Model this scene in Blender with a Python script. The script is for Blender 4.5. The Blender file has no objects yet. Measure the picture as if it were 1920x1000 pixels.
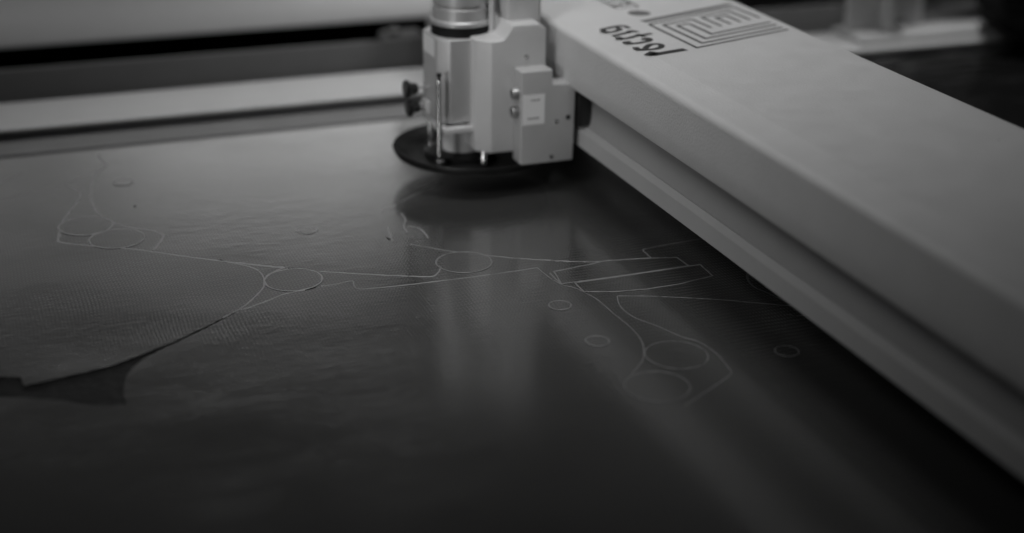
import bpy, bmesh, math, random
from mathutils import Vector, Matrix, noise
random.seed(7)
C = bpy.context.scene.collection
SC = bpy.context.scene
# ---------------------------------------------------------------- camera
cam = bpy.data.cameras.new("camera"); camo = bpy.data.objects.new("camera", cam); C.objects.link(camo)
R_, U_, F_ = Vector((0.9346, -0.3554, 0.0124)), Vector((0.1260, 0.3637, 0.9229)), Vector((0.3325, 0.8610, -0.3847))
F_.normalize(); R_ = (R_ - F_*R_.dot(F_)).normalized(); U_ = R_.cross(F_)
camo.matrix_world = Matrix(((R_.x, U_.x, -F_.x, -0.4353), (R_.y, U_.y, -F_.y, -1.2316), (R_.z, U_.z, -F_.z, 0.4351), (0, 0, 0, 1)))
cam.sensor_width = 36.0; cam.lens = 36.0*2836.87/1920.0; cam.clip_end = 100; cam.clip_start = 0.01
cam.dof.use_dof = True; cam.dof.focus_distance = 1.14; cam.dof.aperture_fstop = 2.3
SC.camera = camo
# ---------------------------------------------------------------- world, lamps, exposure
w = bpy.data.worlds.new("World"); SC.world = w; w.use_nodes = True
w.node_tree.nodes["Background"].inputs[0].default_value = (1, 1, 1, 1)
w.node_tree.nodes["Background"].inputs[1].default_value = 0.007
SC.view_settings.view_transform = 'Standard'; SC.view_settings.look = 'None'
SC.view_settings.exposure = 0; SC.view_settings.gamma = 1
SC.cycles.use_denoising = True
SC.cycles.max_bounces = 8; SC.cycles.sample_clamp_indirect = 4.0
def spot(name, loc, target, watts, cone, radius, blend=1.0):
    l = bpy.data.lights.new(name, 'SPOT'); l.energy = watts; l.spot_size = math.radians(cone); l.spot_blend = blend
    l.shadow_soft_size = radius
    o = bpy.data.objects.new(name, l); C.objects.link(o); o.location = loc
    o.rotation_euler = (Vector(target)-Vector(loc)).to_track_quat('-Z', 'Y').to_euler()
    return o
spot("added_top_spot", (-0.02, -0.15, 1.95), (-0.03, -0.08, 0.05), 55, 37, 0.25)  # added key spot from above; its narrow cone lets the foreground go dark
spot("added_top_spot", (0.75, 0.20, 1.90), (0.56, 0.50, 0.0), 66, 56, 0.25)  # added spot that brightens rail, cover and post
spot("added_top_spot", (-0.60, 0.25, 1.90), (-0.50, 0.50, 0.0), 15, 50, 0.25)  # added spot that lifts the dim left background
spot("side_spot", (-1.15, -0.95, 1.40), (0.0, -0.18, 0.07), 61, 25.5, 0.40)
spot("fill_spot", (-1.5, -1.25, 0.40), (0.0, 0.0, 0.05), 32, 20, 0.25)
spot("added_wall_spot", (2.0, 1.2, 0.2), (1.25, 3.3, 0.70), 265, 36.5, 0.1)  # added unseen spots; the lit wall brightens the sheet's reflection
spot("added_wall_spot", (-0.3, 1.2, 0.2), (0.50, 3.3, 0.70), 240, 36.5, 0.1)
spot("added_wall_spot", (-1.6, 1.2, 0.2), (-0.5, 3.3, 0.78), 95, 38, 0.1)
DISCS = [(-0.0785, -0.204, 0.0214), (-0.2113, -0.1947, 0.0212), (0.0038, -0.4071, 0.0218), (-0.0291, -0.4451, 0.0223), (-0.3453, -0.0294, 0.0182), (-0.3252, -0.0664, 0.0212), (-0.1097, -0.1027, 0.0172)]
DOTS = [(-0.3019, 0.0692, 0.0084), (-0.1774, -0.0974, 0.0082), (-0.0394, -0.3047, 0.008), (-0.0381, -0.3692, 0.0078), (0.078, -0.4271, 0.0081)]
SEAMS = [[(-0.36972, -0.056), (-0.36766, -0.06036), (-0.34274, -0.0774), (-0.31581, -0.09267), (-0.28266, -0.11943), (-0.25343, -0.1411), (-0.22441, -0.16139), (-0.21161, -0.16921)], [(-0.18835, -0.1851), (-0.17367, -0.19297), (-0.14798, -0.2063), (-0.12578, -0.21675), (-0.11064, -0.22256), (-0.10327, -0.21572), (-0.10012, -0.2101)], [(-0.10631, -0.15418), (-0.09759, -0.16324), (-0.07919, -0.18036), (-0.06133, -0.19304), (-0.03986, -0.2075), (-0.00891, -0.22459), (0.01507, -0.23521), (0.02538, -0.23762)], [(0.06319, -0.24432), (0.06362, -0.23565), (0.06458, -0.22646), (0.07006, -0.22414), (0.09345, -0.22189), (0.11052, -0.22039), (0.1227, -0.22024), (0.13455, -0.21995)], [(-0.02334, -0.24567), (-0.02344, -0.25667), (-0.02355, -0.26856)], [(-0.02869, -0.2326), (-0.02797, -0.24295), (-0.02688, -0.25438), (-0.02355, -0.26856), (-0.01659, -0.27846), (-0.01325, -0.28765), (-0.00949, -0.3039), (-0.00816, -0.32893), (-0.00686, -0.35484), (-0.00751, -0.3708), (-0.01027, -0.38354), (-0.01502, -0.39527), (-0.01964, -0.40415), (-0.02553, -0.41155), (-0.03769, -0.42327)], [(-0.19455, -0.21296), (-0.183, -0.2126), (-0.17022, -0.21112), (-0.17097, -0.21839), (-0.17034, -0.22657), (-0.15884, -0.22951), (-0.13953, -0.23145), (-0.10971, -0.23269), (-0.07754, -0.2335), (-0.04964, -0.23321), (-0.02869, -0.2326)], [(0.0074, -0.30256), (0.02146, -0.30746), (0.03526, -0.31331), (0.05751, -0.32416), (0.07935, -0.33558), (0.08955, -0.34211), (0.10734, -0.35321), (0.12561, -0.36475)], [(0.0074, -0.30256), (0.00412, -0.3107), (0.00124, -0.32486), (0.00336, -0.34237), (0.01186, -0.35977), (0.02032, -0.38148), (0.02826, -0.39433), (0.03067, -0.41484), (0.02807, -0.43636), (0.02594, -0.44401), (0.01504, -0.45174), (-0.00939, -0.46635), (-0.02511, -0.4755)], [(0.11967, -0.29641), (0.11335, -0.30964), (0.1119, -0.32208), (0.11466, -0.3309), (0.11866, -0.34484), (0.12142, -0.3567)], [(0.11116, -0.37416), (0.11276, -0.37668), (0.12117, -0.37962), (0.1275, -0.38379)], [(-0.42043, 0.05082), (-0.40716, 0.05599), (-0.38633, 0.06581), (-0.36207, 0.07342), (-0.34299, 0.08763), (-0.3241, 0.10404), (-0.31475, 0.11176), (-0.31047, 0.11977), (-0.31146, 0.13128), (-0.31348, 0.13843), (-0.31375, 0.15655)], [(-0.41854, 0.08687), (-0.40437, 0.10167), (-0.39464, 0.11274), (-0.38323, 0.12568)], [(-0.31475, 0.11176), (-0.32129, 0.10001), (-0.32655, 0.08655), (-0.33067, 0.06637), (-0.33382, 0.03441), (-0.33336, 0.00599), (-0.33028, -0.01074), (-0.32348, -0.02789), (-0.31265, -0.04321), (-0.30376, -0.05009), (-0.29504, -0.05816), (-0.29006, -0.06866), (-0.28976, -0.07497), (-0.29454, -0.0868), (-0.30147, -0.10118)], [(-0.3506, 0.07537), (-0.34446, 0.0645), (-0.34114, 0.05325), (-0.34159, 0.04484), (-0.3469, 0.02981), (-0.3552, 0.00674), (-0.36273, -0.01764), (-0.36916, -0.05007), (-0.36903, -0.05746)], [(-0.2518, -0.14338), (-0.23869, -0.15644), (-0.23275, -0.16747), (-0.23141, -0.18227), (-0.23365, -0.19446), (-0.23748, -0.20479), (-0.24838, -0.22065), (-0.25966, -0.23381), (-0.27455, -0.24524)], [(-0.20792, -0.21613), (-0.22439, -0.21873), (-0.23639, -0.22534), (-0.25094, -0.23287), (-0.25996, -0.23529)], [(-0.23321, -0.19247), (-0.23017, -0.19887), (-0.22625, -0.20659), (-0.22166, -0.21292)], [(-0.23005, -0.18165), (-0.22331, -0.17519), (-0.21377, -0.16958)], [(-0.08637, -0.05933), (-0.07335, -0.04823), (-0.05435, -0.03445), (-0.03528, -0.02164)], [(-0.10763, -0.0768), (-0.10253, -0.06902), (-0.09586, -0.06718), (-0.09134, -0.0632)], [(-0.11211, -0.11089), (-0.11722, -0.13568), (-0.1176, -0.14295)], [(-0.09308, -0.08449), (-0.09414, -0.10012), (-0.10009, -0.11502), (-0.10111, -0.12871)], [(-0.096, -0.11514), (-0.08958, -0.12249), (-0.08829, -0.13564), (-0.08909, -0.14661)]]
STRIPS = [[(-0.01956, -0.24476), (-0.00116, -0.24215), (0.0179, -0.23963), (0.02538, -0.23762), (0.04375, -0.2405), (0.06274, -0.24428), (0.08265, -0.24988), (0.08367, -0.26814), (0.02827, -0.26912), (0.00043, -0.26878), (-0.02355, -0.26856)], [(-0.01302, -0.27007), (-0.0001, -0.27001), (0.02774, -0.27027), (0.0833, -0.26915), (0.09333, -0.2692), (0.09199, -0.29235), (0.06138, -0.29808), (0.03298, -0.29888), (0.00728, -0.29479), (-0.01325, -0.28765)]]
HOLES = [[(-0.45728, -0.27217), (-0.42825, -0.28896), (-0.41572, -0.2942), (-0.41519, -0.30648), (-0.4143, -0.30784), (-0.39948, -0.30528), (-0.37469, -0.30043), (-0.35552, -0.29546), (-0.33523, -0.28543), (-0.31573, -0.27494), (-0.28917, -0.25708), (-0.27481, -0.2466), (-0.26448, -0.23864), (-0.2643, -0.23968), (-0.27471, -0.24808), (-0.28917, -0.25914), (-0.30811, -0.27275), (-0.32561, -0.28531), (-0.33641, -0.29366), (-0.34478, -0.30345), (-0.35034, -0.31395), (-0.35382, -0.32733), (-0.35623, -0.34305), (-0.35621, -0.35537), (-0.36822, -0.35416), (-0.3799, -0.34775), (-0.39628, -0.33548), (-0.41307, -0.32608), (-0.43011, -0.31929), (-0.45849, -0.30694)], [(-0.25719, -0.13692), (-0.25518, -0.13727), (-0.25255, -0.14083), (-0.24901, -0.14606), (-0.24922, -0.14712), (-0.25384, -0.14324), (-0.25653, -0.14002)], [(-0.33282, -0.08393), (-0.32698, -0.08667), (-0.32714, -0.08792), (-0.33302, -0.08553)], [(-0.33199, -0.01055), (-0.33009, -0.00921), (-0.32915, -0.01218), (-0.33077, -0.01492), (-0.33196, -0.01399)], [(-0.30239, 0.00492), (-0.30072, 0.00737), (-0.29976, 0.0047), (-0.30157, 0.00121)], [(-0.20982, -0.1705), (-0.20376, -0.17305), (-0.2041, -0.1745), (-0.21016, -0.17195)], [(-0.20834, -0.21619), (-0.20311, -0.21464), (-0.19871, -0.21331), (-0.19913, -0.21497), (-0.20358, -0.21658), (-0.20825, -0.21748)], [(-0.12069, -0.13075), (-0.11894, -0.13694), (-0.11708, -0.1382), (-0.11774, -0.14044), (-0.12075, -0.14002)], [(-0.23381, -0.19333), (-0.23258, -0.19697), (-0.23365, -0.19819), (-0.23474, -0.19675)]]
MAZE = [[(0.13069, -0.08332), (0.13314, -0.16757), (0.236, -0.13605)], [(0.14164, -0.08843), (0.14429, -0.15554), (0.23535, -0.12745)], [(0.16489, -0.09118), (0.15189, -0.09488), (0.15405, -0.1427), (0.23562, -0.11715)], [(0.16489, -0.09118), (0.16604, -0.1302), (0.23542, -0.10751)], [(0.14198, -0.08854), (0.17468, -0.07829), (0.17636, -0.11059)], [(0.18737, -0.10789), (0.18595, -0.07376), (0.22046, -0.06151), (0.22225, -0.09521)], [(0.19886, -0.10371), (0.19708, -0.07898), (0.20994, -0.07488), (0.21049, -0.09949)], [(0.13129, -0.08289), (0.23194, -0.04808), (0.23415, -0.09089)]]
BAR = [(0.12988, -0.07258), (0.2347, -0.03675)]
LETTERS = {'letter_l': [[(0.085, -0.17713), (0.09485, -0.16859)], [(0.08778, -0.17741), (0.09297, -0.17597), (0.1222, -0.1692)]], 'letter_e': [[(0.08663, -0.15007), (0.08597, -0.15632), (0.08867, -0.16019), (0.09394, -0.16106), (0.09975, -0.16081), (0.10528, -0.15766), (0.10911, -0.15239), (0.10914, -0.14737), (0.10584, -0.14585), (0.10073, -0.14748), (0.09441, -0.15412), (0.09113, -0.158)]], 'letter_c': [[(0.0908, -0.13256), (0.0859, -0.13319), (0.08655, -0.13738), (0.0916, -0.13946), (0.09932, -0.13777), (0.10498, -0.13561), (0.10872, -0.13168), (0.10897, -0.12726), (0.10545, -0.12792), (0.10259, -0.13148)]], 'letter_t': [[(0.08973, -0.11671), (0.08524, -0.11956), (0.08787, -0.12266), (0.09367, -0.12139), (0.10251, -0.11744), (0.10999, -0.11528), (0.11914, -0.11341)], [(0.10637, -0.11112), (0.10843, -0.12164)]], 'letter_r': [[(0.08426, -0.11084), (0.0909, -0.10841), (0.09813, -0.10545), (0.1048, -0.10249)], [(0.10111, -0.10409), (0.10593, -0.10005), (0.10832, -0.10129), (0.10892, -0.10569)]], 'letter_a': [[(0.08413, -0.0876), (0.0914, -0.08522), (0.10016, -0.08162), (0.10684, -0.08137), (0.10855, -0.0848), (0.10822, -0.09066)], [(0.08463, -0.08847), (0.08422, -0.09467), (0.08741, -0.09803), (0.09322, -0.09688), (0.09909, -0.09244), (0.10015, -0.08686), (0.0985, -0.08395)]]}
PDOT = ((0.1407, -0.0427), 0.0102)
TAG = [(0.12936, -0.02078), (0.15116, -0.01449)]
# ---------------------------------------------------------------- materials
def mat(name, col=0.5, rough=0.5, metal=0.0, bump=None, coat=0.0, coat_rough=0.1, mottle=0.0, spec=0.5, specks=False):
    m = bpy.data.materials.new(name); m.use_nodes = True; nt = m.node_tree; N = nt.nodes; L = nt.links
    b = N["Principled BSDF"]; c = col if isinstance(col, tuple) else (col, col, col)
    b.inputs["Base Color"].default_value = (*c, 1); b.inputs["Roughness"].default_value = rough
    b.inputs["Metallic"].default_value = metal; b.inputs["Coat Weight"].default_value = coat
    b.inputs["Coat Roughness"].default_value = coat_rough; b.inputs["Specular IOR Level"].default_value = spec
    geo = N.new("ShaderNodeNewGeometry")
    if mottle:
        n = N.new("ShaderNodeTexNoise"); n.inputs["Scale"].default_value = 38; n.inputs["Detail"].default_value = 6; n.inputs["Roughness"].default_value = .65
        L.new(geo.outputs["Position"], n.inputs["Vector"])
        r = N.new("ShaderNodeMapRange"); r.inputs[1].default_value = .3; r.inputs[2].default_value = .7
        r.inputs[3].default_value = rough - mottle; r.inputs[4].default_value = rough + mottle
        L.new(n.outputs[0], r.inputs[0]); L.new(r.outputs[0], b.inputs["Roughness"])
        mx = N.new("ShaderNodeMix"); mx.data_type = 'RGBA'; mx.inputs[6].default_value = (c[0]*.9, c[1]*.9, c[2]*.9, 1); mx.inputs[7].default_value = (min(1, c[0]*1.05), min(1, c[1]*1.05), min(1, c[2]*1.05), 1)
        L.new(n.outputs[0], mx.inputs[0]); L.new(mx.outputs[2], b.inputs["Base Color"])
    if specks:                                      # sparse dust specks and rub marks in the paint
        v = N.new("ShaderNodeTexVoronoi"); v.inputs["Scale"].default_value = 42; L.new(geo.outputs["Position"], v.inputs["Vector"])
        lt = N.new("ShaderNodeMath"); lt.operation = 'LESS_THAN'; lt.inputs[1].default_value = .035; L.new(v.outputs["Distance"], lt.inputs[0])
        sp = N.new("ShaderNodeSeparateColor"); L.new(v.outputs["Color"], sp.inputs[0])
        gt = N.new("ShaderNodeMath"); gt.operation = 'GREATER_THAN'; gt.inputs[1].default_value = .8; L.new(sp.outputs[0], gt.inputs[0])
        mu = N.new("ShaderNodeMath"); mu.operation = 'MULTIPLY'; L.new(lt.outputs[0], mu.inputs[0]); L.new(gt.outputs[0], mu.inputs[1])
        m2 = N.new("ShaderNodeMix"); m2.data_type = 'RGBA'; m2.inputs[7].default_value = (.22, .22, .22, 1)
        L.new(mu.outputs[0], m2.inputs[0]); L.new(mx.outputs[2], m2.inputs[6]); L.new(m2.outputs[2], b.inputs["Base Color"])
    if bump:
        sc, st, di = bump
        n = N.new("ShaderNodeTexNoise"); n.inputs["Scale"].default_value = sc; n.inputs["Detail"].default_value = 2
        L.new(geo.outputs["Position"], n.inputs["Vector"])
        bp = N.new("ShaderNodeBump"); bp.inputs["Strength"].default_value = st; bp.inputs["Distance"].default_value = di
        L.new(n.outputs[0], bp.inputs["Height"]); L.new(bp.outputs[0], b.inputs["Normal"])
    return m
def fabric_material():
    m = bpy.data.materials.new("film_covered_weave"); m.use_nodes = True; nt = m.node_tree; N = nt.nodes; L = nt.links
    b = N["Principled BSDF"]; geo = N.new("ShaderNodeNewGeometry")
    sep = N.new("ShaderNodeSeparateXYZ"); 
    def M(op, a, bb=None):
        n = N.new("ShaderNodeMath"); n.operation = op
        for i, v in enumerate((a, bb)):
            if v is None: continue
            if isinstance(v, (int, float)): n.inputs[i].default_value = v
            else: L.new(v, n.inputs[i])
        return n.outputs[0]
    def noi(scale, vec=(1, 1, 1), detail=3, dist=0.0, rough=.5):
        mp = N.new("ShaderNodeMapping"); mp.inputs["Scale"].default_value = vec; L.new(geo.outputs["Position"], mp.inputs["Vector"])
        n = N.new("ShaderNodeTexNoise"); n.inputs["Scale"].default_value = scale; n.inputs["Detail"].default_value = detail
        n.inputs["Distortion"].default_value = dist; n.inputs["Roughness"].default_value = rough
        L.new(mp.outputs[0], n.inputs["Vector"]); return n.outputs[0]
    # yarns drift slightly, so the weave is not a ruler-straight grid
    drift = noi(9, (1, 1, 1), 2)
    L.new(geo.outputs["Position"], sep.inputs[0])
    x = M('ADD', sep.outputs[0], M('MULTIPLY', drift, 0.012)); y = M('ADD', sep.outputs[1], M('MULTIPLY', drift, 0.010))
    p = 0.0026
    sx = M('SINE', M('MULTIPLY', x, 2*math.pi/p)); sy = M('SINE', M('MULTIPLY', y, 2*math.pi/(p*1.9)))
    weave = M('ADD', M('MULTIPLY', M('MULTIPLY', sx, sy), .45), M('ADD', M('MULTIPLY', sx, .40), M('MULTIPLY', sy, .06)))
    amp = M('ADD', M('MULTIPLY', noi(14, (.6, 1.4, 1), 3), .9), .12)
    weave = M('MULTIPLY', weave, amp)
    w01 = M('ADD', M('MULTIPLY', weave, .5), .5)
    cr = N.new("ShaderNodeMix"); cr.data_type = 'RGBA'
    cr.inputs[6].default_value = (WV0, WV0, WV0, 1); cr.inputs[7].default_value = (WV1, WV1, WV1*.98, 1)
    L.new(w01, cr.inputs[0]); L.new(cr.outputs[2], b.inputs["Base Color"])
    b1 = N.new("ShaderNodeBump"); b1.inputs["Strength"].default_value = 1.0; b1.inputs["Distance"].default_value = .0002
    L.new(weave, b1.inputs["Height"])
    rip = M('ADD', M('MULTIPLY', noi(105, (.5, 1.5, 1), 4, .8, .65), .26), M('MULTIPLY', noi(190, (.7, 1.4, 1), 3, .6), .20))
    rip = M('ADD', rip, M('MULTIPLY', weave, .05))
    b2 = N.new("ShaderNodeBump"); b2.inputs["Strength"].default_value = .45; b2.inputs["Distance"].default_value = .0008
    L.new(rip, b2.inputs["Height"])
    b3 = N.new("ShaderNodeBump"); b3.inputs["Strength"].default_value = .44; b3.inputs["Distance"].default_value = .0012
    L.new(rip, b3.inputs["Height"]); L.new(b3.outputs[0], b1.inputs["Normal"])
    L.new(b1.outputs[0], b.inputs["Normal"]); L.new(b2.outputs[0], b.inputs["Coat Normal"])
    rr = N.new("ShaderNodeMapRange"); rr.inputs[1].default_value = .25; rr.inputs[2].default_value = .75; rr.inputs[3].default_value = .10; rr.inputs[4].default_value = .18
    L.new(noi(7, (.6, 1.5, 1), 4), rr.inputs[0]); L.new(rr.outputs[0], b.inputs["Roughness"])
    b.inputs["Metallic"].default_value = .74; b.inputs["Coat Weight"].default_value = 1.0; b.inputs["Coat Roughness"].default_value = .10; b.inputs["Coat IOR"].default_value = 1.5
    b.inputs["Specular IOR Level"].default_value = .5
    return m
ZT = -0.015   # level of the sheet on the table
WV0, WV1 = .055, .29
FAB = fabric_material()
PAINT = mat("powder_coat_grey_white", .62, .42, bump=(520, .4, .0009), mottle=.07, specks=True)
PAINT2 = mat("machine_paint_light", .60, .4, bump=(600, .15, .0003), mottle=.05)
ALU = mat("satin_aluminium", .58, .45, metal=.45, mottle=.06)
ALUD = mat("anodised_aluminium_margin", .30, .42, metal=.3, mottle=.08, bump=(60, .1, .001))
STEEL = mat("bright_steel", .7, .22, metal=1.0)
BOXP = mat("sensor_box_grey_paint", .44, .42, bump=(600, .15, .0003), mottle=.05)
DULL = mat("dull_steel", .42, .42, metal=.8)
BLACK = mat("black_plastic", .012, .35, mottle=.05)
RUB = mat("black_rubber", .008, .7, spec=.3)
DISH = mat("black_anodised_dish", .010, .42, spec=.25)
GREYP = mat("dark_grey_panel", .24, .55, mottle=.06)
WEBP = mat("mid_grey_paint", .34, .4, mottle=.06)
SLOT = mat("slot_shade_black", .03, .7)  # near-black that puts the slot's shade into the colour
LEDGEP = mat("grey_extrusion", .47, .42, bump=(400, .2, .0003), mottle=.07)
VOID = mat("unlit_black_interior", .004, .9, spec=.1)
WHITE = mat("paper_label", .84, .55)
INK = mat("printed_dark_grey", .028, .5)
INK2 = mat("printed_mid_grey", .14, .5)
INK3 = mat("label_ink", .3, .5)
SEAMP = mat("film_edge_lightened", .305, .5, metal=.3)  # lighter copy of film_edge, so left seams read against the bright sheen
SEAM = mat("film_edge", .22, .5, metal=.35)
UNDER = mat("underlay_cloth", .012, .6, spec=.25, bump=(140, .5, .002))
CLOTH = mat("black_cloth", .006, .8, spec=.2, bump=(90, .6, .003))
FILM = mat("black_plastic_film", .010, .25, coat=.3)
WALL = mat("painted_wall", .7, .8, bump=(30, .1, .002))
FLOOR = mat("workshop_concrete", .06, .7, mottle=.08)
# ---------------------------------------------------------------- builders
def finish(bm, name, m, parent=None, smooth=35, origin=None):
    me = bpy.data.meshes.new(name)
    o = bpy.data.objects.new(name, me); C.objects.link(o)
    off = Vector((0, 0, 0))
    if parent is not None:
        o.parent = parent
        q = parent
        while q is not None: off += q.location; q = q.parent
    if origin is not None:
        o.location = Vector(origin) - off; off = Vector(origin)
    for v in bm.verts: v.co -= off
    bmesh.ops.recalc_face_normals(bm, faces=bm.faces)
    bm.to_mesh(me); bm.free(); me.materials.append(m)
    if smooth:
        for p in me.polygons: p.use_smooth = True
        me.set_sharp_from_angle(angle=math.radians(smooth))
    return o
def thing(name, label, cat, loc, group=None):
    o = bpy.data.objects.new(name, None); C.objects.link(o); o.location = loc; o.empty_display_size = .02
    o["label"] = label; o["category"] = cat
    if group: o["group"] = group
    return o
def tag(o, label, cat, group=None):
    o["label"] = label; o["category"] = cat
    if group: o["group"] = group
    return o
def struct(o): o["kind"] = "structure"; return o
def add_box(bm, a, b, bev=0.0, seg=2, rotz=0.0, piv=None):
    a, b = Vector(a), Vector(b); c = (a+b)/2; d = b-a
    r = bmesh.ops.create_cube(bm, size=1.0)
    for v in r["verts"]: v.co = Vector((v.co.x*d.x, v.co.y*d.y, v.co.z*d.z))
    if bev:
        es = list({e for v in r["verts"] for e in v.link_edges})
        g = bmesh.ops.bevel(bm, geom=es, offset=bev, segments=seg, affect='EDGES', profile=.5)
        vs = {v for f in g["faces"] for v in f.verts} | {v for v in r["verts"] if v.is_valid}
    else: vs = set(r["verts"])
    seen = set(vs); st = list(vs)
    while st:
        v = st.pop()
        for e in v.link_edges:
            o = e.other_vert(v)
            if o not in seen: seen.add(o); st.append(o)
    M = Matrix.Rotation(rotz, 3, 'Z')
    for v in seen: v.co = M @ v.co + c
    return seen
def box(name, a, b, m, parent=None, bev=0.0015, seg=2, rotz=0.0):
    bm = bmesh.new(); add_box(bm, a, b, bev, seg, rotz); return finish(bm, name, m, parent)
def prism(name, prof, axis, lo, hi, m, parent=None, smooth=35, bev=0.0, closed=True):
    """profile of 2-D points extruded along an axis ('X': (y,z), 'Y': (x,z), 'Z': (x,y))"""
    bm = bmesh.new()
    def P(p, t): return {'X': (t, p[0], p[1]), 'Y': (p[0], t, p[1]), 'Z': (p[0], p[1], t)}[axis]
    va = [bm.verts.new(P(p, lo)) for p in prof]; vb = [bm.verts.new(P(p, hi)) for p in prof]
    n = len(prof)
    for i in range(n if closed else n-1): bm.faces.new((va[i], va[(i+1) % n], vb[(i+1) % n], vb[i]))
    if closed: bm.faces.new(va[::-1]); bm.faces.new(vb)
    if bev:
        bm.edges.ensure_lookup_table(); bmesh.ops.recalc_face_normals(bm, faces=bm.faces)
        es = [e for e in bm.edges if len(e.link_faces) == 2 and e.calc_face_angle(0) > .5]
        bmesh.ops.bevel(bm, geom=es, offset=bev, segments=3, affect='EDGES', profile=.5)
    return finish(bm, name, m, parent, smooth)
def arc(cx, cz, r, a0, a1, n): return [(cx+r*math.cos(math.radians(a0+(a1-a0)*i/n)), cz+r*math.sin(math.radians(a0+(a1-a0)*i/n))) for i in range(n+1)]
def lathe(name, prof, c, m, parent=None, seg=48, axis='Z', smooth=35):
    """prof: list of (r, h)"""
    bm = bmesh.new(); rings = []
    for r, h in prof:
        if r < 1e-6: rings.append([bm.verts.new((0, 0, h))])
        else: rings.append([bm.verts.new((r*math.cos(2*math.pi*i/seg), r*math.sin(2*math.pi*i/seg), h)) for i in range(seg)])
    for a, b in zip(rings, rings[1:]):
        for i in range(seg):
            j = (i+1) % seg
            if len(a) == 1 and len(b) == 1: continue
            if len(a) == 1: bm.faces.new((a[0], b[i], b[j]))
            elif len(b) == 1: bm.faces.new((a[i], a[j], b[0]))
            else: bm.faces.new((a[i], a[j], b[j], b[i]))
    M = {'Z': Matrix.Identity(3), 'X': Matrix.Rotation(math.radians(90), 3, 'Y'), '-X': Matrix.Rotation(math.radians(-90), 3, 'Y'),
         'Y': Matrix.Rotation(math.radians(-90), 3, 'X'), '-Y': Matrix.Rotation(math.radians(90), 3, 'X')}[axis]
    for v in bm.verts: v.co = M @ v.co + Vector(c)
    return finish(bm, name, m, parent, smooth)
def tube(name, pts, r, m, parent=None, seg=10):
    bm = bmesh.new(); rings = []
    P = [Vector(p) for p in pts]
    for i, p in enumerate(P):
        t = (P[min(i+1, len(P)-1)]-P[max(i-1, 0)]).normalized()
        a = t.orthogonal().normalized() if i == 0 else (a - t*a.dot(t)).normalized()
        b = t.cross(a)
        rings.append([bm.verts.new(p + (a*math.cos(2*math.pi*k/seg)+b*math.sin(2*math.pi*k/seg))*r) for k in range(seg)])
    for A, B in zip(rings, rings[1:]):
        for k in range(seg): bm.faces.new((A[k], A[(k+1) % seg], B[(k+1) % seg], B[k]))
    bm.faces.new(rings[0][::-1]); bm.faces.new(rings[-1])
    return finish(bm, name, m, parent, 60)
def poly_plate(name, pts, z0, z1, m, parent=None, bev=0.0):
    return prism(name, pts, 'Z', z0, z1, m, parent, 35, bev)
def catmull(pts, step=.003, smooth=True):
    P = [Vector((p[0], p[1], 0)) for p in pts]; out = []
    for i in range(len(P)-1):
        p0, p1, p2, p3 = P[max(i-1, 0)], P[i], P[i+1], P[min(i+2, len(P)-1)]
        n = max(2, int((p2-p1).length/step))
        for k in range(n):
            t = k/n
            if not smooth: out.append(p1.lerp(p2, t)); continue
            out.append(.5*((2*p1)+(p2-p0)*t+(2*p0-5*p1+4*p2-p3)*t*t+(3*p1-p0-3*p2+p3)*t**3))
    out.append(P[-1]); return out
def ridge(name, pts, width, height, z, m, parent, smooth=True, step=.002, rag=.35, closed=False):
    """a low curled film edge: two small lips with a cut between them"""
    Q = catmull(pts, step, smooth); bm = bmesh.new(); rows = []
    n = len(Q)
    for i, p in enumerate(Q):
        a = Q[(i-1) % n] if closed else Q[max(i-1, 0)]; b = Q[(i+1) % n] if closed else Q[min(i+1, n-1)]
        t = (b-a); t = t.normalized() if t.length > 1e-9 else Vector((1, 0, 0)); s = Vector((-t.y, t.x, 0))
        j = noise.noise(p*160+Vector((3.1, 7.7, 0))); j2 = noise.noise(p*420+Vector((11, 2, 5)))
        ww = width*(1+rag*j+.2*j2); hh = max(.12*height, height*(1+.9*j2+.5*j))
        off = s*(width*.25*j)
        row = []
        for u, h in ((-1, 0), (-.62, .75), (-.3, 1), (0, .25), (.3, .95), (.62, .6), (1, 0)):
            row.append(bm.verts.new((p.x+off.x+s.x*u*ww/2, p.y+off.y+s.y*u*ww/2, z+h*hh-.00005)))
        rows.append(row)
    rng = range(n if closed else n-1)
    for i in rng:
        A, B = rows[i], rows[(i+1) % n]
        for k in range(6): bm.faces.new((A[k], A[k+1], B[k+1], B[k]))
    return finish(bm, name, m, parent, 80)
def stroke(name, lines, width, z, h, m, parent):
    """flat printed strokes with mitred corners, one mesh"""
    bm = bmesh.new()
    for pts in lines:
        P = [Vector((p[0], p[1], 0)) for p in pts]; n = len(P); L = []; R = []
        for i in range(n):
            d0 = (P[i]-P[i-1]).normalized() if i else None; d1 = (P[i+1]-P[i]).normalized() if i < n-1 else None
            d = ((d0 or d1)+(d1 or d0)).normalized(); s = Vector((-d.y, d.x, 0)); base = d1 or d0
            k = 1/max(.45, abs(s.dot(Vector((-base.y, base.x, 0))))); L.append(P[i]+s*width/2*k); R.append(P[i]-s*width/2*k)
        va = [bm.verts.new((p.x, p.y, z)) for p in L]; vb = [bm.verts.new((p.x, p.y, z)) for p in R]
        for i in range(n-1): bm.faces.new((va[i], va[i+1], vb[i+1], vb[i]))
    bmesh.ops.recalc_face_normals(bm, faces=bm.faces)
    for f in bm.faces:
        if f.normal.z < 0: f.normal_flip()
    o = finish(bm, name, m, parent, 0); return o

# ---------------------------------------------------------------- setting
bm = bmesh.new(); add_box(bm, (-6, -5, -.90), (6, 3.3, -.80)); struct(finish(bm, "floor", FLOOR, None, 0))
bm = bmesh.new(); add_box(bm, (-6, 3.3, -.90), (6, 3.4, 4.0)); struct(finish(bm, "wall", WALL, None, 0))

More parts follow.
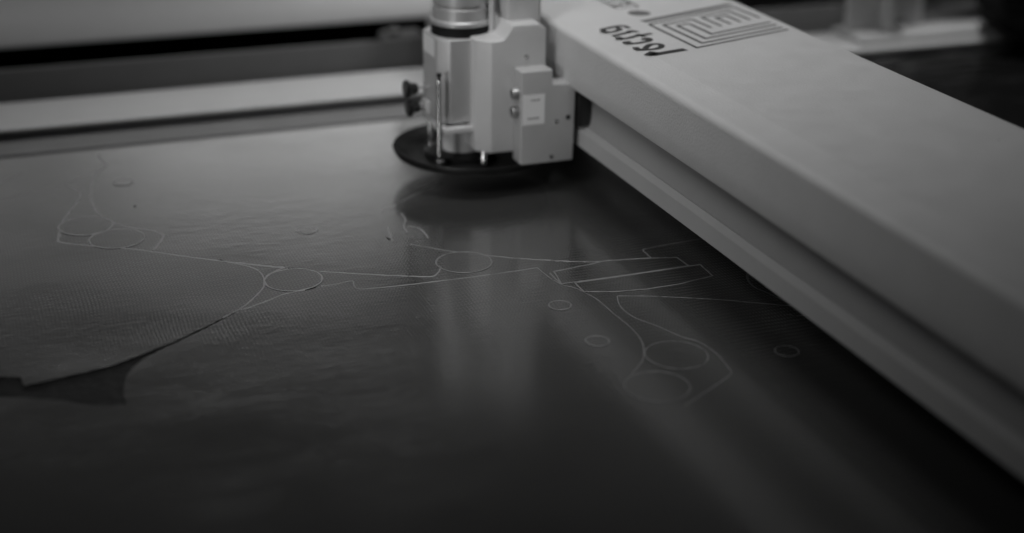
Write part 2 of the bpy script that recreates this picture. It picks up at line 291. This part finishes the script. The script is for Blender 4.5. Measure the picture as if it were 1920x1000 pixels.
# ---------------------------------------------------------------- cutting table
T = thing("cutting_table", "long grey cutting table with pale guide rail along its far edge", "table", (0, 0, -.80))
def bed():
    bm = bmesh.new(); add_box(bm, (-2.2000, -2.0264, -0.1391), (2.2000, 0.1810, -0.0212), .002); return finish(bm, "table_bed", UNDER, T)
bed()
box("edge_margin", (-2.2000, 0.1815, -0.1185), (2.2000, 0.3528, -0.0156), ALUD, T, .0015)
box("edge_margin_lip", (-2.2000, 0.1753, -0.0210), (2.2000, 0.1812, -0.0133), ALUD, T, .0008)
box("guide_rail_web", (-2.2000, 0.2350, -0.0153), (2.2000, 0.3010, -0.0065), ALUD, T, .001)
box("guide_rail", (-2.2000, 0.2213, -0.0064), (2.2000, 0.3113, -0.0024), PAINT2, T, .002, 3)
box("guard_panel", (-2.2000, 0.4148, -0.1805), (2.2000, 0.4189, 0.0038), GREYP, T, .001)
box("slot_shade_plate", (-2.2000, 0.4194, -0.1185), (2.2000, 0.6837, -0.0719), SLOT, T, 0)  # added dark plate standing for the unlit gap below the cover
for x in (-1.9, 1.9):
    for y in (-1.8, 0.0): box("leg", (x-.05, y-.05, -.80), (x+.05, y+.05, -.1205), GREYP, T, .003)

# ---------------------------------------------------------------- film covered cloth, with the cut openings
def outline_mesh(name, outer, holes, z, th, m):
    cu = bpy.data.curves.new(name, 'CURVE'); cu.dimensions = '2D'; cu.fill_mode = 'BOTH'; cu.extrude = th/2
    for pts in [outer]+holes:
        sp = cu.splines.new('POLY'); sp.points.add(len(pts)-1); sp.use_cyclic_u = True
        for q, p in zip(sp.points, pts): q.co = (p[0], p[1], 0, 1)
    tmp = bpy.data.objects.new("tmp", cu); C.objects.link(tmp)
    dg = bpy.context.evaluated_depsgraph_get(); me = bpy.data.meshes.new_from_object(tmp.evaluated_get(dg))
    bpy.data.objects.remove(tmp); bpy.data.curves.remove(cu)
    me.name = name; me.materials.clear(); me.materials.append(m)
    for v in me.vertices: v.co.z += z
    o = bpy.data.objects.new(name, me); C.objects.link(o); return o
hole_pts = [[(p.x, p.y) for p in catmull(h+[h[0]], .004, False)[:-1]] if len(h) > 12 else h for h in HOLES]
for i, p in enumerate(hole_pts[0]):
    j = noise.noise(Vector((p[0]*150, p[1]*150, 1))); hole_pts[0][i] = (p[0]+.0007*j, p[1]+.0007*noise.noise(Vector((p[0]*170, p[1]*170, 8))))
SHEET = outline_mesh("woven_sheet", [(-2.0, -1.95), (2.0, -1.95), (2.0, .1742), (-2.0, .1742)], hole_pts, ZT-.0003, .0006, FAB)
tag(SHEET, "wide dark woven sheet under clear film covering the table, with cut outlines", "fabric")
# the layer below, seen through the openings: creased paper
def creased(name, x0, x1, y0, y1, nx, ny, z, amp, fx, fy, m, parent=None):
    bm = bmesh.new(); V = []
    for j in range(ny+1):
        row = []
        for i in range(nx+1):
            x = x0+(x1-x0)*i/nx; y = y0+(y1-y0)*j/ny
            h = 1-abs(noise.noise(Vector((x*fx, y*fy, 2.0))))*2
            row.append(bm.verts.new((x, y, z+amp*max(0, h)**2)))
        V.append(row)
    for j in range(ny):
        for i in range(nx): bm.faces.new((V[j][i], V[j][i+1], V[j+1][i+1], V[j+1][i]))
    return finish(bm, name, m, parent, 50)
u = creased("underlay_paper", -.80, -.08, -.48, .05, 200, 60, ZT-.0020, .0011, 110, 24, UNDER)
tag(u, "dark creased underlay showing through the pointed gap in the woven sheet", "underlay")
for s in SEAMS:
    far = s[0][1] > -.09 and max(q[0] for q in s) < -.2; near = s[-1][1] < -.36 and s[0][0] > -.1
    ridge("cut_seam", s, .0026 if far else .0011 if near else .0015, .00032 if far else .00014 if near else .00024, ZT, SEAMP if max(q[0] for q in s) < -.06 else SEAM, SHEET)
def disc(name, c, r, label, group, w, h):
    bm = bmesh.new(); n = 56; ph = random.random()*6
    rr = [r*(1+.012*math.sin(2*a*2*math.pi/n+ph)+.006*noise.noise(Vector((a*.7, ph, 0)))) for a in range(n)]
    P = [(c[0]+rr[a]*math.cos(2*math.pi*a/n), c[1]+rr[a]*math.sin(2*math.pi*a/n)) for a in range(n)]
    o = poly_plate(name, P, ZT+.0001, ZT+.0003, FAB); tag(o, label, "cut piece", group)
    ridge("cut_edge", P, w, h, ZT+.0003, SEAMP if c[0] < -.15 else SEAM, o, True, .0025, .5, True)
    return o
DL = ["round cut disc between the long seams in front of the cutting unit",
      "round cut disc left of the middle, ringed by crossing seams and dark nicks",
      "upper of the two round cut discs near the beam at lower right",
      "lower of the two round cut discs near the beam, nearest to the camera",
      "upper left one of the two overlapping round cut discs at far left",
      "lower right one of the two overlapping round cut discs at far left",
      "round cut disc with lifted film just in front of the presser dish"]
for i, (x, y, r) in enumerate(DISCS[:6]): disc("cut_disc", (x, y), .0214, DL[i], "round discs cut from the woven sheet", .0022 if y > -.06 else .0010 if y < -.38 else .0015, .0003 if y > -.06 else .00014 if y < -.38 else .00022)
TL = ["small punched ring at far left, close to the far table edge", "small punched ring between the far left discs and the cutting unit",
      "small punched ring just left of the curved seam, in front of the strips", "small punched ring left of the upper disc of the pair near the beam",
      "small punched ring nearest the beam, right of the pair of discs"]
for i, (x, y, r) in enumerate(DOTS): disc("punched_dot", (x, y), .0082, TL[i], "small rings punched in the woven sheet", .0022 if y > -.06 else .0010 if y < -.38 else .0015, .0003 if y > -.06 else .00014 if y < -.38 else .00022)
SL = ["upper of two narrow cut strips lying side by side near the beam", "lower of two narrow cut strips lying side by side near the beam"]
for i, s in enumerate(STRIPS):
    o = poly_plate("cut_strip", s, ZT+.0001, ZT+.0003, FAB); tag(o, SL[i], "cut piece", "narrow strips cut from the woven sheet")
    ridge("cut_edge", s+[s[0]], .0015, .00024, ZT+.0003, SEAM, o, False, .002, .4)

# ---------------------------------------------------------------- gantry beam
YEND = -0.0201
B = thing("gantry_beam", "long pale painted gantry beam crossing the table with printed emblem and lettering", "machine beam", (.155, -.3, .0233))
x0 = .0617
cover = [(x0+.0035, .0775), (x0+.0012, .0785)] + [(x0, .0810), (x0-.0006, .0930), (x0-.0004, .1060), (x0+.0001, .1195)] \
    + arc(x0+.0060, .1200, .0060, 178, 84, 8)[1:] + [(.0885, .1296), (.0895, .1297), (.2430, .1297)] + arc(.2430, .1237, .006, 88, 0, 5) \
    + [(.2490, .079), (.2465, .0775)]
inner = [(.238, .0775), (.238, .0825), (x0+.012, .0825), (x0+.012, .0775)]
prism("beam_cover", cover+inner, 'Y', -1.35, YEND, PAINT, B, 40)
far = [(x+.004 if x < .10 else x-.003, z-.0006) for x, z in cover+inner]
prism("end_cover", far, 'Y', YEND+.0003, .46, PAINT, B, 40)
ledge = [(.0735, .0233), (.0735, .0379), (.0741, .0387), (.0752, .0395), (.0780, .0418), (.0880, .0418), (.0880, .0233)]
webp = [(.0786, .0420), (.0802, .0458), (.0815, .0525), (.0819, .0635), (.0819, .0821), (.0880, .0821), (.0880, .0420)]
prism("beam_ledge", ledge, 'Y', -1.35, .36, LEDGEP, B, 25)
prism("beam_web", webp, 'Y', -1.35, .36, WEBP, B, 40)
box("beam_core", (.0890, -1.35, .0250), (.235, .36, .0821), BLACK, B, .002)
zp = .1297
em = stroke("emblem", MAZE, .0031, zp+.00005, 0, INK, B)
stroke("emblem_bar", [BAR], .0085, zp+.00005, 0, INK2, B)
for k, v in LETTERS.items():
    lines = [[(q.x, q.y) for q in catmull(l, .0012)] if len(l) > 3 else l for l in v]
    stroke("letter", lines, .0078 if k == 'letter_l' else .0052, zp+.00006, 0, INK, B)
lathe("printed_dot", [(0, .0003), (PDOT[1], .0003), (PDOT[1], 0)], (PDOT[0][0], PDOT[0][1], zp-.0002), INK2, B, 40)
(tx0, ty0), (tx1, ty1) = TAG
def rrect(cx0, cy0, cx1, cy1, r):
    P = []
    for cx, cy, a in ((cx1-r, cy1-r, 0), (cx0+r, cy1-r, 90), (cx0+r, cy0+r, 180), (cx1-r, cy0+r, 270)):
        P += [(cx+r*math.cos(math.radians(a+t)), cy+r*math.sin(math.radians(a+t))) for t in (0, 30, 60, 90)]
    return P+[P[0], P[1]]
tg = rrect(tx0, ty0, tx1, ty0+.10, .003)
stroke("name_plate_outline", [tg], .0022, zp+.00004, 0, INK2, B)
stroke("name_plate_marks", [[(tx0+u, ty0+v) for u, v in l] for l in ([(.004, .018), (.004, .011), (.010, .011), (.010, .019)], [(.014, .021), (.019, .017), (.014, .011)], [(.004, .029), (.012, .033), (.019, .030)],
       [(.004, .042), (.018, .044)], [(.004, .053), (.011, .056), (.018, .053)])], .0024, zp+.00005, 0, INK2, B)
box("beam_carriage", (.092, .236, .0), (.23, .30, .0770), GREYP, B, .003)

# ---------------------------------------------------------------- cutting head
HX, HY = -.0127, -.006
H = thing("fabric_cutter", "silver and white cutting unit with round black presser dish beside the beam", "cutter", (HX, HY, .004))
lathe("presser_dish", [(.0, .0022), (.052, .0024), (.060, .0034), (.0665, .0058), (.0695, .0090), (.0710, .0096), (.0716, .0086), (.0712, .0066), (.0690, .0028), (.064, .0006), (.0, .0002)], (-.002, -.006, .0035), DISH, H, 96)
lathe("dish_hub", [(.033, .0), (.033, .0035), (.030, .0045), (.0, .0045)], (HX, HY, .0058), DISH, H, 48)
lathe("spindle", [(.0, .0), (.0165, .0), (.0185, .0012), (.0185, .006), (.0178, .008), (.0178, .030), (.0, .030)], (HX, HY, .0102), PAINT2, H, 48)
# motor housing: square body with wide chamfers
xl, xr, yf, yb, ch = -.0417, .0163, -.0350, .0220, .0095
oct_ = [(xl+ch, yf), (xr-ch, yf), (xr, yf+ch), (xr, yb-ch), (xr-ch, yb), (xl+ch, yb), (xl, yb-ch), (xl, yf+ch)]
body = prism("motor_housing", oct_, 'Z', .0425, .1165, ALU, H, 35, .0012)
lb = box("sticker", (xl-.0004, -.020, .099), (xl-.00005, .0100, .1145), WHITE, body, 0)
lathe("motor_seal", [(.0, 0), (.0262, 0), (.0262, .0085), (.0, .0085)], (HX, HY, .1164), RUB, H)
lathe("motor_flange", [(.0, 0), (.0250, 0), (.0268, .0008), (.0268, .0040), (.0255, .0052), (.0250, .0054), (.0250, .0150), (.0243, .0156), (.0243, .0162), (.0, .0162)], (HX, HY, .1247), ALU, H, 64)
cl = lathe("clamp_ring", [(.0, 0), (.0225, 0), (.0225, .0028), (.0248, .0030), (.0248, .0125), (.0238, .0134), (.0, .0134)], (HX, HY, .1408), ALU, H, 64)
for a0 in (-62,):
    x, y = HX+.0240*math.cos(math.radians(a0)), HY+.0240*math.sin(math.radians(a0))
    box("clamp_lug", (x-.0032, y-.001, .1405), (x+.0032, y+.002, .1440), ALU, cl, .0004)
lathe("motor_cap", [(.0, 0), (.0238, 0), (.0238, .012), (.0225, .0125), (.0225, .016), (.0240, .0165), (.0240, .034), (.0215, .037), (.0, .037)], (HX, HY, .1543), PAINT2, H, 48)
# carrier plate under the motor
plate = [(-.0440, -.0410), (.004, -.0410), (.004, .030), (-.0365, .046)]
poly_plate("carrier_plate", plate, .0352, .0402, PAINT2, H, .0006)
def rod(x, y, z0, z1, r=.0026, parent=H, top=True):
    o = lathe("guide_rod", [(0, 0), (.0036, 0), (.0036, .004), (r, .0052), (r, z1-z0-.002), (r*.8, z1-z0), (0, z1-z0)], (x, y, z0), STEEL, parent, 20)
    if top: lathe("rod_screw", [(0, 0), (.0014, 0), (.0014, .003), (.0022, .003), (.0022, .0062), (0, .0066)], (x, y, z1), BLACK, o, 16)
    return o
rod(-.0443, -.0405, .0080, .0845)
rod(-.0350, .0140, .0080, .0350, top=False)
rod(-.0060, -.0480, .0080, .0350, .0030, top=False)
lathe("dish_bolt", [(0, 0), (.0040, 0), (.0040, .0035), (.0025, .0045), (0, .0045)], (-.0350, .0100, .0065), STEEL, H, 20)
def knob(x, y, z, lx):
    o = lathe("clamp_knob", [(0, 0), (.0040, 0), (.0050, .003), (.0050, .005), (.0064, .0072), (.0079, .0086), (.0079, .0108), (.0068, .0118), (0, .0118)], (x, y, z), BLACK, H, 20, '-X')
    lathe("knob_shaft", [(0, 0), (.0013, 0), (.0013, lx), (0, lx)], (x-.001, y, z), STEEL, o, 12, 'X')
knob(-.0512, .000, .0672, .0115); knob(-.0492, .000, .0500, .0130)
box("knob_bracket", (-.0445, -.008, .0440), (-.0419, .010, .0560), PAINT2, H, .0006)
# white slide block
bx0, bx1 = -.0030, .0475
yk = -.0565
def slide_block():
    bm = bmesh.new(); c = .0115
    # plan: chamfered front left corner; top steps up to the right
    low = [(bx0, yk), (.0138, yk), (.0138, .018), (bx0-.0006-.0102, .018), (bx0-.0104, yk+c*1.05)]
    add_prism = lambda P, z0, z1: [bm.verts.new((x, y, z0)) for x, y in P] and None
    def pr(P, z0, z1):
        a = [bm.verts.new((x, y, z0)) for x, y in P]; b = [bm.verts.new((x, y, z1)) for x, y in P]; n = len(P)
        for i in range(n): bm.faces.new((a[i], a[(i+1) % n], b[(i+1) % n], b[i]))
        bm.faces.new(a[::-1]); bm.faces.new(b)
    # front silhouette (x,z) extruded in y then the left chamfer cut
    sil = [(bx0-.0104, .0190), (bx1, .0190), (bx1, .1262), (bx1-.0065, .1312), (.0165, .1312), (.0118, .1232), (.0085, .1192), (.004, .1186), (bx0-.0104, .1186)]
    a = [bm.verts.new((x, yk, z)) for x, z in sil]; b = [bm.verts.new((x, .018, z)) for x, z in sil]; n = len(sil)
    for i in range(n): bm.faces.new((a[i], a[(i+1) % n], b[(i+1) % n], b[i]))
    bm.faces.new(a[::-1]); bm.faces.new(b)
    bmesh.ops.recalc_face_normals(bm, faces=bm.faces)
    e = [ed for ed in bm.edges if all(abs(v.co.x-(bx0-.0104)) < 1e-6 and abs(v.co.y-yk) < 1e-6 for v in ed.verts)]
    bmesh.ops.bevel(bm, geom=e, offset=.0108, segments=1, affect='EDGES')
    bmesh.ops.recalc_face_normals(bm, faces=bm.faces)
    es = [e for e in bm.edges if len(e.link_faces) == 2 and e.calc_face_angle(0) > .25]
    bmesh.ops.bevel(bm, geom=es, offset=.0016, segments=3, affect='EDGES', profile=.5)
    return finish(bm, "slide_block", PAINT2, H, 40)
blk = slide_block()
lathe("set_screw", [(0, 0), (.0020, 0), (.0020, .0012), (.0012, .0016), (0, .0010)], (.0288, yk, .1030), STEEL, blk, 16, '-Y')
# grey sensor box with a step at its upper right
by = -.0765
sil = [(.0175, .0125), (.0665, .0125), (.0675, .0815), (.0460, .0826), (.0458, .0955), (.0172, .0955)]
sb = prism("sensor_box", sil, 'Y', by, yk-.0002, BOXP, H, 35, .0013)
st = box("white_sticker", (.0186, by-.0004, .0484), (.0388, by-.00004, .0750), WHITE, sb, 0)
def scribble(name, x, z, n, h, parent):
    bm = bmesh.new(); xx = x
    for i in range(n):
        wd = random.uniform(.0007, .0014); hh = h*random.uniform(.6, 1)
        add_box(bm, (xx, by-.0006, z), (xx+wd, by-.00041, z+hh)); xx += wd+random.uniform(.0002, .0005)
    return finish(bm, name, INK3, parent, 0)
scribble("fine_print", .0258, .0696, 6, .0017, st); scribble("fine_print", .0232, .0534, 8, .0018, st)
for z in (.0745, .0585):
    o = lathe("ring_connector", [(.0, .001), (.0030, .001), (.0032, .0052), (.0046, .0056), (.0052, .0044), (.0054, .0)], (.0172, by+.0085, z), DULL, sb, 24, '-X')
    lathe("connector_socket", [(0, .0), (.0034, .0), (.0034, .0006), (0, .0006)], (.0148, by+.0085, z), BLACK, o, 20, '-X')
lathe("screw_hole", [(.0022, 0), (.0022, .0004), (.0, .0004)], (.0608, by, .0520), BLACK, sb, 20, '-Y')
for x, z in ((.0503, .0493), (.0458, .0180)):
    lathe("screw_head", [(.0020, 0), (.0020, .0005), (.0014, .0009), (.0, .0009)], (x, by, z), STEEL, sb, 20, '-Y')
# column behind, cable and small bracket
box("tool_column", (.0175, -.040, .1235), (.0495, .012, .205), PAINT, H, .0035, 3)
tube("cable", [(.0085, -.026, .1187), (.0085, -.026, .15), (.0082, -.025, .185), (.0085, -.018, .205), (.012, -.002, .208), (.020, .008, .198)], .0026, PAINT, H, 12)
prism("angle_bracket", [(.0102, .1195), (.0165, .1275), (.0102, .1375)], 'Y', -.030, -.027, STEEL, H, 35)
prism("bracket_gusset", [(.0108, .1187), (.0174, .1272), (.0108, .1368)], 'Y', -.0265, -.0225, BLACK, H, 35)
box("slide_mount_and_shade", (.0690, -.081, .0430), (.0817, -.018, .0770), BLACK, H, .002)  # black mount, lengthened along the web to stand for the head's shadow

# ---------------------------------------------------------------- background
CV = thing("machine_cover", "large pale sheet metal cover beyond the far rail, upper left", "machine cover", (-.35, .6, -.80))
prof = [(0.5679, -0.0108), (0.5596, -0.0081), (0.5615, -0.0032), (0.6309, 0.0510), (0.7195, 0.0933), (1.0248, 0.1052), (1.0248, -0.0108)]
prism("cover_shell", prof, 'X', -1.4, .216, PAINT2, CV, 40)
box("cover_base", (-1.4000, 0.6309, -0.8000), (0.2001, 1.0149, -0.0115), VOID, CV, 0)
LT = thing("latch_bracket", "small pale metal latch in the dark slot left of the cutting unit", "bracket", (0.0615, 0.4561, -0.0714))
box("latch_plate", (0.0501, 0.4313, -0.0714), (0.0977, 0.4768, -0.0005), ALUD, LT, .002)
lathe("latch_bolt", [(0, 0), (.008, 0), (.008, .007), (0, .009)], (0.0605, 0.4479, -0.0005), STEEL, LT, 6)
# upright bracket standing on the rail, right of the beam
UP = thing("rail_post", "blurred pale upright post bolted on the far rail, right of the beam", "post", (0.6149, 0.2699, -0.0024))
box("post_foot", (0.5683, 0.2389, -0.0022), (0.7753, 0.3082, 0.0047), PAINT2, UP, .002)
box("post_plate", (0.5715, 0.2803, 0.0049), (0.6562, 0.2896, 0.3161), PAINT2, UP, .003)
bm = bmesh.new(); add_box(bm, (0.6098, 0.2545, 0.0049), (0.6376, 0.2801, 0.3161), .006, 3); finish(bm, "post_rib", PAINT2, UP)
lathe("post_bolt", [(0, 0), (.006, 0), (.006, .005), (.003, .006), (0, .004)], (0.6252, 0.2545, 0.0192), STEEL, UP, 20, '-Y')
box("post_side", (0.6568, 0.2814, 0.0049), (0.6791, 0.2876, 0.3161), PAINT2, UP, .002)
BX = thing("control_box", "dark grey blurred cabinet behind the rail post at upper right", "cabinet", (0.7907, 0.3528, -0.0155))
box("cabinet_body", (0.6821, 0.3217, -0.0154), (0.8424, 0.3941, 0.2436), GREYP, BX, .004)
tube("cabinet_hose", [(0.6562, 0.3010, 0.0885), (0.6977, 0.2958, 0.0626), (0.7494, 0.2906, 0.0419), (0.7804, 0.2855, 0.0213)], .009, BLACK, BX, 12)
box("cabinet_shelf", (0.6562, 0.2917, -0.0145), (0.8218, 0.3134, 0.0202), ALUD, BX, .003)
# black covering slumped on the table at the right
def mound():
    bm = bmesh.new(); bmesh.ops.create_icosphere(bm, subdivisions=5, radius=1)
    for v in bm.verts:
        n = v.co.copy(); d = 1+.18*noise.noise(n*2.3)+.07*noise.noise(n*6)
        v.co = Vector((.915+.185*n.x*d, .17+.15*n.y*d, ZT+.0006+max(0, .12*n.z*d+.07)))
    return finish(bm, "black_cover", CLOTH, None, 60, (.915, .17, ZT))
tag(mound(), "black cloth heaped on the table at the right edge beyond the beam", "cloth")
def wrinkle():
    bm = bmesh.new(); V = []
    nx, ny = 70, 50
    for j in range(ny+1):
        row = []
        for i in range(nx+1):
            x = .44+.44*i/nx; y = -.06+.272*j/ny
            e = min(1, 4*min(i/nx, 1-i/nx, j/ny, 1-j/ny))
            h = .014*max(0, .05+noise.noise(Vector((x*6, y*26, 4))))+.004*max(0, noise.noise(Vector((x*18, y*60, 9))))
            row.append(bm.verts.new((x+.01*noise.noise(Vector((y*30, 1, 2))), y+.008*noise.noise(Vector((x*20, 5, 2))), ZT+.0020+h*e)))
        V.append(row)
    for j in range(ny):
        for i in range(nx): bm.faces.new((V[j][i], V[j][i+1], V[j+1][i+1], V[j+1][i]))
    return finish(bm, "plastic_film", FILM, None, 80, (.65, .06, ZT))
tag(wrinkle(), "glossy black wrinkled plastic film on the table beyond the beam", "plastic film")
